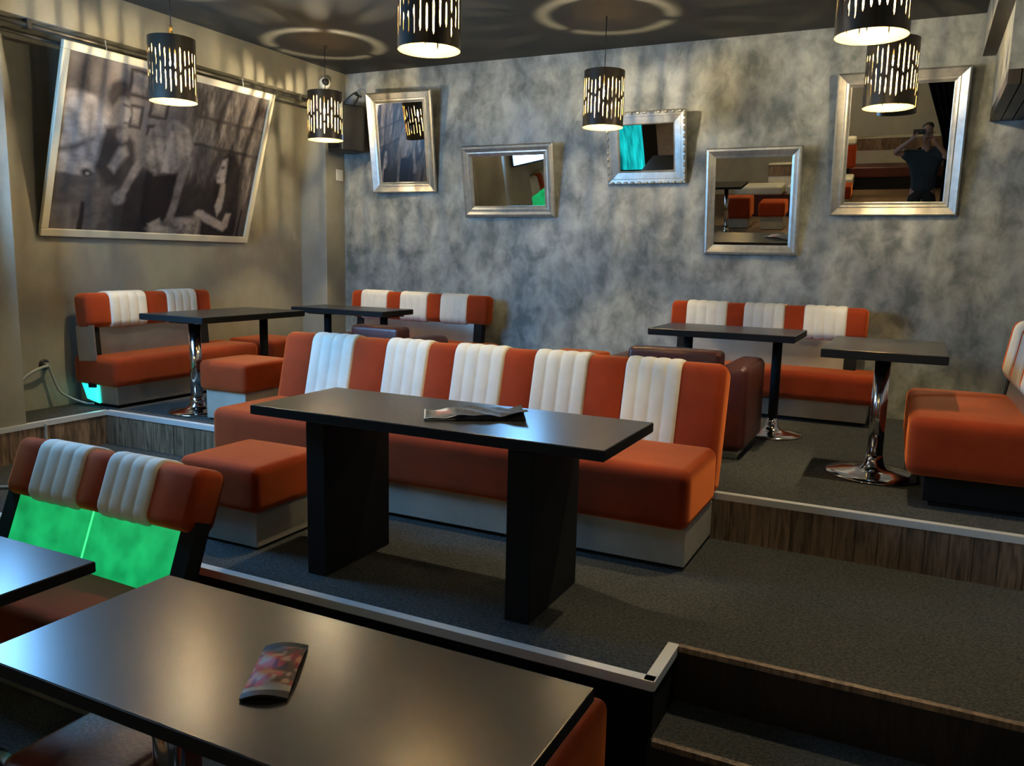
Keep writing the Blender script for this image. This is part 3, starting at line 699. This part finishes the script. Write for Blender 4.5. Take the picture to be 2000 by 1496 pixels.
# ------------------------------------------------------------------ small fittings
sp = thing('wall_speaker', 'black loudspeaker on a bracket in the corner behind the pendant lamp', 'speaker', (-5.09, 6.60, zr(.97)), R(-22))
cushion('cabinet', -.135, .135, -.13, .13, 0, .43, 'plastic_black', sp, r=.02)
box('grille', -.115, .115, -.137, -.128, .03, .40, 'blackedge', sp, .004, 1)
tube('bracket', curve_pts([(-.12, .0, .43), (-.08, .06, .52), (.02, .10, .57), (.12, .06, .50), (.14, .0, .42)], 6), .007, 'plastic_black', sp, 6)
tube('bracket_arm', [(.0, .09, .56), (-.1, .22, .56)], .012, 'plastic_black', sp, 6)
cc = thing('dome_camera', 'small white dome camera with a black lens ball under the corner beam', 'camera', (-5.27, 6.50, zr(1.60)))
def rotx(o): o.rotation_euler = (R(78), 0, R(55)); return o
rotx(lathe('housing', [(.045, -.03), (.052, 0), (.052, .035), (.044, .045)], 'plastic_white', cc, 24))
rotx(lathe('lens_ball', [(.004, .072), (.02, .068), (.032, .056), (.036, .04), (.032, .03)], 'plastic_black', cc, 20))
box('bracket', -.025, .015, .01, .05, -.02, .02, 'plastic_white', cc)
sw = thing('light_switch', 'cream light switch on the corner pilaster under the speaker', 'switch', (-5.31, 6.765, zr(.775)))
box('plate', 0, .010, -.05, .05, -.055, .055, 'plastic_white', sw, .004, 2)
box('rocker', .010, .016, -.025, .025, -.03, .03, 'plastic_white', sw, .003, 1)
so_ = thing('power_socket', 'small dark wall socket low on the left wall with two cables', 'socket', (XL, 3.765, zr(-.84)))
o = lathe('face', [(.038, 0), (.038, .008), (.028, .012), (.004, .012)], 'plastic_black', so_, 24); o.rotation_euler = (0, R(90), 0)
box('plug', .010, .05, -.014, .014, -.014, .014, 'grey_pvc', so_, .004, 1)
cb = tag(tube('cable', curve_pts([(XL + .05, 3.765, zr(-.845)), (XL + .06, 3.70, zr(-.855)), (XL + .05, 3.60, zr(-.90)), (XL + .04, 3.50, zr(-1.0)), (XL + .03, 3.42, zr(-1.12))], 10), .011, 'grey_pvc'), 'grey cable looping left from the wall socket behind the column', 'cable')
cb = tag(tube('cable', curve_pts([(XL + .05, 3.77, zr(-.85)), (XL + .055, 3.79, zr(-.93)), (XL + .07, 3.83, zr(-1.04)), (XL + .10, 3.90, zr(-1.10)), (XL + .17, 3.955, zr(-1.135)), (XL + .22, 3.985, zr(-1.14))], 10), .009, 'grey_pvc'), 'grey cable drooping from the wall socket to the teal-lit bench end', 'cable')
cb = tag(tube('cable', curve_pts([(-5.165, 3.44, L1 + .235), (-5.15, 3.43, L1 + .1), (-5.05, 3.4, L1 + .012), (-4.8, 3.25, L1 + .012), (-4.6, 2.95, L1 + .012), (-4.85, 2.75, L1 + .012), (-5.1, 2.8, L1 + .012)], 10), .009, 'grey_pvc'), 'dark loose cable lying on the platform behind the near bench', 'cable')
# screen on the left column, just beyond the left edge: source of the blue light
sn = thing('wall_screen', 'lit blue screen mounted on the column at the far left', 'screen', (-4.728, 2.636, zr(0)), R(128))
box('bezel', -.66, .66, 0, .04, 0, .92, 'plastic_black', sn, .006, 2)
box('display', -.635, .635, -.004, .0, .025, .895, 'screen', sn)
box('wall_arm', -.05, .05, .04, .30, .30, .55, 'plastic_black', sn)

# leaflet on the panel-legged table
lf = thing('folded_leaflet', 'curled dark leaflet lying on the panel-legged table', 'leaflet', (-1.60, 2.915, zr(-.65)), R(32))
def leaf(U, V):
    L = .025 + .05 * vnoise(U, V, 30, 10, 21)
    rgb = np.stack([L, L * 1.02, L], -1)
    m = pmask(U, V, [(.06, .12), (.30, .12), (.30, .9), (.06, .9)], .05, 3)[..., None]; rgb = rgb * (1 - m) + np.array([.14, .13, .11]) * m
    m = pmask(U, V, [(.12, .35), (.26, .35), (.26, .75), (.12, .75)], .05, 3)[..., None]; rgb = rgb * (1 - m) + np.array([.42, .16, .14]) * m
    m = pmask(U, V, [(.11, .72), (.23, .72), (.23, .92), (.11, .92)], .05, 3)[..., None]; rgb = rgb * (1 - m) + np.array([.75, .70, .6]) * m
    m = (np.clip((U < .015) + (V < .03) * (U < .3), 0, 1))[..., None]; rgb = rgb * (1 - m) + np.array([.7, .68, .6]) * m
    return rgb
def sheet(name, w_, d_, nx, ny, colfn, mat, parent, zfn, thick=.002):
    o = grid_print(name, 1, 1, nx, ny, colfn, mat, parent); me = o.data
    for v in me.vertices:
        u, q = v.co.x, v.co.z; v.co = ((u - .5) * w_, (q - .5) * d_, zfn(u, q))
    md = o.modifiers.new('thickness', 'SOLIDIFY'); md.thickness = thick; md.offset = -1
    return o
sheet('page', .42, .20, 48, 20, leaf, 'foil', lf, lambda u, q: .0085 + .016 * math.sin(u * math.pi) ** 2 + (.035 * max(0, u - .72) / .28 * (1 - q)) + .003 * math.sin(u * 23 + q * 9))
sheet('page', .40, .19, 30, 12, leaf, 'foil', lf, lambda u, q: .0032 + .003 * math.sin(u * math.pi) ** 2 + .028 * max(0, u - .80) / .2 * q)
# printed packet on the foreground table
pk = thing('printed_packet', 'shiny red and brown printed packet on the foreground table', 'packet', (-1.385, 1.49, zr(-1.06)), R(0))
def pack(U, V):
    a = vnoise(U, V, 5, 9, 31); b = vnoise(U, V, 7, 14, 32); c = vnoise(U, V, 3, 16, 33)
    rgb = np.zeros(U.shape + (3,)) + np.array([.46, .055, .030])
    for m, col in ((np.clip((a - .45) * 6, 0, 1), (.10, .045, .018)), (np.clip((b - .62) * 9, 0, 1), (.40, .22, .12)), (np.clip((c - .66) * 8, 0, 1), (.50, .17, .05)), (np.clip((vnoise(U, V, 6, 8, 34) - .7) * 9, 0, 1), (.20, .015, .015))):
        rgb = rgb * (1 - m[..., None]) + np.array(col) * m[..., None]
    for lo, hi, col in ((.89, 1.01, (.010, .012, .010)), (.855, .89, (.085, .085, .07)), (.09, .17, (.36, .30, .22)), (-.01, .09, (.020, .016, .016))):
        m = np.clip(np.minimum(V - lo, hi - V) / .02 + .5, 0, 1)[..., None]; rgb = rgb * (1 - m) + np.array(col) * m
    return rgb
pd = sheet('wrapper', .115, .27, 30, 70, pack, 'foil', pk, lambda u, q: .0072 + .010 * math.sin(math.pi * u) + .012 * u * abs(math.sin(q * 3.1)) + .004 * math.sin(math.pi * u) * math.sin(q * 19 + u * 5) * (1 if .1 < q < .88 else .2), thick=.006)
pd.rotation_euler = (0, 0, R(30))

# ------------------------------------------------------------------ the rest of the room, behind the lens and seen in the mirrors
wn = struct(box('window_1', XL, XL + .03, -3.1, -1.1, .95, 2.75, 'plastic_white'))
for y0, y1 in ((-3.03, -2.13), (-2.07, -1.17)): box('pane', XL + .03, XL + .034, y0, y1, 1.02, 2.68, 'daylight', wn)
box('window_sill', XL, XL + .16, -3.15, -1.05, .91, .95, 'plastic_white', wn)
lg = struct(box('wall_ledge', -3.2, XR, -5.6, -5.4, 0, zr(-.85), 'rearwall'))
box('ledge_board', -3.2, XR, -5.412, -5.4, zr(-1.10), zr(-.87), 'plank', lg)
for i in range(12): box('plank', -3.2 + i * .325, -3.2 + i * .325 + .32, -5.40, -5.388, zr(-1.10), zr(-.865), 'plank', lg)
box('lip', -3.2, XR, -5.6, -5.37, zr(-.865), zr(-.845), 'rear_white', lg)
bb = thing('dark_wall_bench', 'low black bench along the ledge behind the photographer', 'bench', (-.6, -5.36, 0))
cushion('seat', -1.1, 1.2, 0, .45, .24, .46, 'leather', bb, r=.03); box('base', -1.05, 1.15, .05, .43, 0, .245, 'blackedge', bb)
rb = thing('cream_end_bench', 'orange and cream bench end behind the photographer', 'bench', (-1.95, -4.3, 0))
cushion('seat', 0, .9, 0, .5, .25, .45, 'rear_white', rb, r=.04); box('base', .04, .86, .05, .48, 0, .255, 'base', rb)
cushion('backrest', 0, .9, -.16, .0, .55, 1.02, 'orange', rb, r=.045); cushion('back_roll', 0, .9, -.17, .01, 1.0, 1.16, 'rear_white', rb, r=.05); box('post', .1, .18, -.12, -.05, .1, .6, 'blackedge', rb); box('post', .72, .8, -.12, -.05, .1, .6, 'blackedge', rb)
stool('cube_stool', 'orange stool with a grey base mirrored at the left of the largest mirror', (-1.25, -3.0, 0), .46, .44, .50, .24)
stool('cube_stool', 'left of two orange stools mirrored in the lowest mirror', (-3.44, -3.5, 0), .52, .48, .60, .40)
stool('cube_stool', 'right of two orange stools mirrored in the lowest mirror', (-2.74, -3.35, 0), .50, .46, .54, .28)
cbh = thing('cream_top_bench', 'long bench with cream seat mirrored above the orange stools', 'bench', (-3.75, -5.0, 0))
cushion('seat', 0, 1.0, 0, .5, .45, .64, 'rear_white', cbh, r=.05); cushion('seat', 1.08, 2.0, 0, .5, .45, .64, 'rear_white', cbh, r=.05); box('base', .04, 1.96, .04, .46, 0, .455, 'leather', cbh)
pedestal_table('round-foot chrome table behind the photographer on the left', -3.9, -3.2, -3.2, -2.5, 0, .95, [(-3.55, -2.85, 'chrome')])
cbx = thing('led_counter', 'counter front glowing teal behind the photographer', 'counter', (-4.88, -.72, 0), R(0))
box('body', -.36, .36, -.4, .4, 0, 1.05, 'blackedge', cbx, .01, 1); box('glow_panel', -.355, .355, .40, .41, .03, 1.04, 'teal_front', cbx); box('counter_top', -.40, .40, -.44, .44, 1.05, 1.09, 'black', cbx, .004, 1)
# black drape to the right of the photographer, gathered to one side
v, f = [], []; NX, NZ = 60, 24
for j in range(NZ + 1):
    z = CEIL - .01 - (CEIL - .03) * j / NZ
    zq = z - ZC; xl = max(-.30, .29 - (zq + .13) * .333) if zq > -.13 else min(.36, .29 - (zq + .13) * .19)
    for i in range(NX + 1):
        s = i / NX; v.append((xl + (.665 - xl) * s, -.62 + .035 * math.sin(s * 44) - .05 * s, z))
for j in range(NZ):
    for i in range(NX):
        a = j * (NX + 1) + i; f.append((a, a + 1, a + NX + 2, a + NX + 1))
dr = thing('black_curtain', 'floor-length black curtain beside the person in the largest mirror', 'curtain', (.45, -.62, 0))
d1 = pydata('drape', [(x - .45, y + .62, z) for x, y, z in v], f, 'curtain', dr, True); md = d1.modifiers.new('thickness', 'SOLIDIFY'); md.thickness = .006
tube('rail', [(-.80, 0, CEIL - .02), (.22, 0, CEIL - .02)], .014, 'pipe', dr)

# ------------------------------------------------------------------ the person who takes the photo, seen in the largest mirror
pe = thing('person', 'person in dark t-shirt and trousers photographing, reflected in the largest mirror', 'person', (.10, -.30, 0))
def skin_mesh(name, verts, edges, radii, mat, root=0, sub=2):
    me = bpy.data.meshes.new(name); me.from_pydata(verts, edges, []); me.update()
    o = link(name, me, mat, pe); o.modifiers.new('skin', 'SKIN')
    if not me.skin_vertices: me.attributes  # layer is created with the modifier
    for i, r_ in enumerate(radii):
        me.skin_vertices[0].data[i].radius = r_ if isinstance(r_, tuple) else (r_, r_)
    me.skin_vertices[0].data[root].use_root = True
    s = o.modifiers.new('smooth', 'SUBSURF'); s.levels = sub; s.render_levels = sub
    me.materials.clear(); me.materials.append(MT[mat])
    return o
SH = 1.47
J = dict(pelvis=(0, 0, .95), waist=(0, .0, 1.10), chest=(0, .0, 1.30), neck0=(0, .01, 1.52), neck=(0, .02, 1.60), head0=(0, .03, 1.66), head1=(0, .035, 1.74), head2=(0, .02, 1.83), head3=(0, .01, 1.875),
         shl=(-.19, .0, 1.45), ell=(-.43, .10, 1.47), wrl=(-.21, .24, 1.70), hnl=(-.165, .262, 1.765),
         shr=(.19, .0, 1.45), elr=(.30, .16, 1.42), wrr=(.10, .25, 1.66), hnr=(.065, .266, 1.73),
         hil=(-.10, 0, .90), knl=(-.12, .03, .50), anl=(-.13, -.02, .09), tol=(-.14, .16, .04),
         hir=(.10, 0, .90), knr=(.12, .03, .50), anr=(.13, -.02, .09), tor=(.14, .16, .04))
J['ell'] = (-.43, .10, 1.50 - .0)
K = list(J); E = [('pelvis', 'waist'), ('waist', 'chest'), ('chest', 'neck0'), ('neck0', 'neck'), ('neck', 'head0'), ('head0', 'head1'), ('head1', 'head2'), ('head2', 'head3'),
     ('chest', 'shl'), ('shl', 'ell'), ('ell', 'wrl'), ('wrl', 'hnl'), ('chest', 'shr'), ('shr', 'elr'), ('elr', 'wrr'), ('wrr', 'hnr'),
     ('pelvis', 'hil'), ('hil', 'knl'), ('knl', 'anl'), ('anl', 'tol'), ('pelvis', 'hir'), ('hir', 'knr'), ('knr', 'anr'), ('anr', 'tor')]
RAD = dict(pelvis=(.15, .11), waist=(.145, .10), chest=(.165, .11), neck0=.07, neck=.055, head0=(.062, .07), head1=(.075, .09), head2=(.078, .092), head3=(.05, .06), shl=.065, shr=.065, ell=.042, elr=.042, wrl=.028, wrr=.028, hnl=(.04, .02), hnr=(.04, .02),
           hil=.095, hir=.095, knl=.06, knr=.06, anl=.042, anr=.042, tol=.038, tor=.038)
body = skin_mesh('body', [J[k] for k in K], [(K.index(a), K.index(b)) for a, b in E], [RAD[k] for k in K], 'skin', 0)
def sub_skin(name, ks, es, grow, mat, root=0):
    rr = []
    for k in ks:
        q = RAD[k]; q = q if isinstance(q, tuple) else (q, q); rr.append((q[0] + grow, q[1] + grow))
    return skin_mesh(name, [J[k] for k in ks], [(ks.index(a), ks.index(b)) for a, b in es], rr, mat, root)
J2 = dict(J); 
for s in 'lr':
    a, b = Vector(J['sh' + s]), Vector(J['el' + s]); J['sl' + s] = tuple(a.lerp(b, .62)); RAD['sl' + s] = .056
J['hem'] = (0, 0, .90); RAD['hem'] = (.15, .11); J['belt'] = (0, 0, 1.03); RAD['belt'] = (.125, .085)
sub_skin('tshirt', ['hem', 'pelvis', 'waist', 'chest', 'neck0', 'shl', 'sll', 'shr', 'slr'], [('hem', 'pelvis'), ('pelvis', 'waist'), ('waist', 'chest'), ('chest', 'neck0'), ('chest', 'shl'), ('shl', 'sll'), ('chest', 'shr'), ('shr', 'slr')], .034, 'shirt')
sub_skin('trousers', ['belt', 'pelvis', 'hil', 'knl', 'anl', 'hir', 'knr', 'anr'], [('belt', 'pelvis'), ('pelvis', 'hil'), ('hil', 'knl'), ('knl', 'anl'), ('pelvis', 'hir'), ('hir', 'knr'), ('knr', 'anr')], .030, 'trousers')
hv = [(0, -.01, 1.80), (0, -.015, 1.86), (0, .0, 1.90)]
skin_mesh('hair', hv, [(0, 1), (1, 2)], [(.085, .09), (.088, .095), (.06, .07)], 'hair')
for s in 'lr':
    sx = -1 if s == 'l' else 1
    skin_mesh('shoe', [J['an' + s], (J['an' + s][0], J['an' + s][1], .05), J['to' + s]], [(0, 1), (1, 2)], [.062, .062, (.058, .050)], 'trousers')
    skin_mesh('ear', [(sx * .078, .02, 1.75), (sx * .092, .01, 1.765)], [(0, 1)], [.016, .014], 'skin', sub=1)
    skin_mesh('eye', [(sx * .032, .118, 1.765), (sx * .032, .121, 1.765)], [(0, 1)], [.010, .009], 'hair', sub=1)
skin_mesh('nose', [(0, .112, 1.76), (0, .135, 1.72), (0, .12, 1.715)], [(0, 1), (1, 2)], [.010, .015, .012], 'skin', sub=1)
skin_mesh('mouth', [(-.022, .112, 1.685), (.022, .112, 1.685)], [(0, 1)], [.006, .006], 'leather', sub=1)
# fingers closing on the phone edges
for s in 'lr':
    hx, hy, hz = J['hn' + s]; d = 1 if s == 'l' else -1
    for k in range(4):
        z = hz + .035 - k * .020
        skin_mesh('finger', [(hx + d * .0, hy - .005, z), (hx + d * .012, hy + .022, z + .004), (hx + d * .038, hy + .030, z + .003)], [(0, 1), (1, 2)], [.0095, .0088, .0075], 'skin', sub=1)
    skin_mesh('thumb', [(hx + d * .005, hy - .01, hz - .03), (hx + d * .03, hy - .006, hz - .045), (hx + d * .055, hy + .0, hz - .035)], [(0, 1), (1, 2)], [.012, .011, .009], 'skin', sub=1)
ph = thing('smartphone', 'black smartphone held up in both hands, reflected in the largest mirror', 'phone', (-.02, -.022, zr(-.045)))
cushion('body', -.075, .085, -.006, .004, 0, .075, 'plastic_black', ph, r=.004, n=2)
lathe('lens', [(.006, 0), (.006, .002), (.001, .002)], 'mirror', ph, 16).rotation_euler = (R(-90), 0, 0)
ph.children[1].location = (.02, .004, .045)
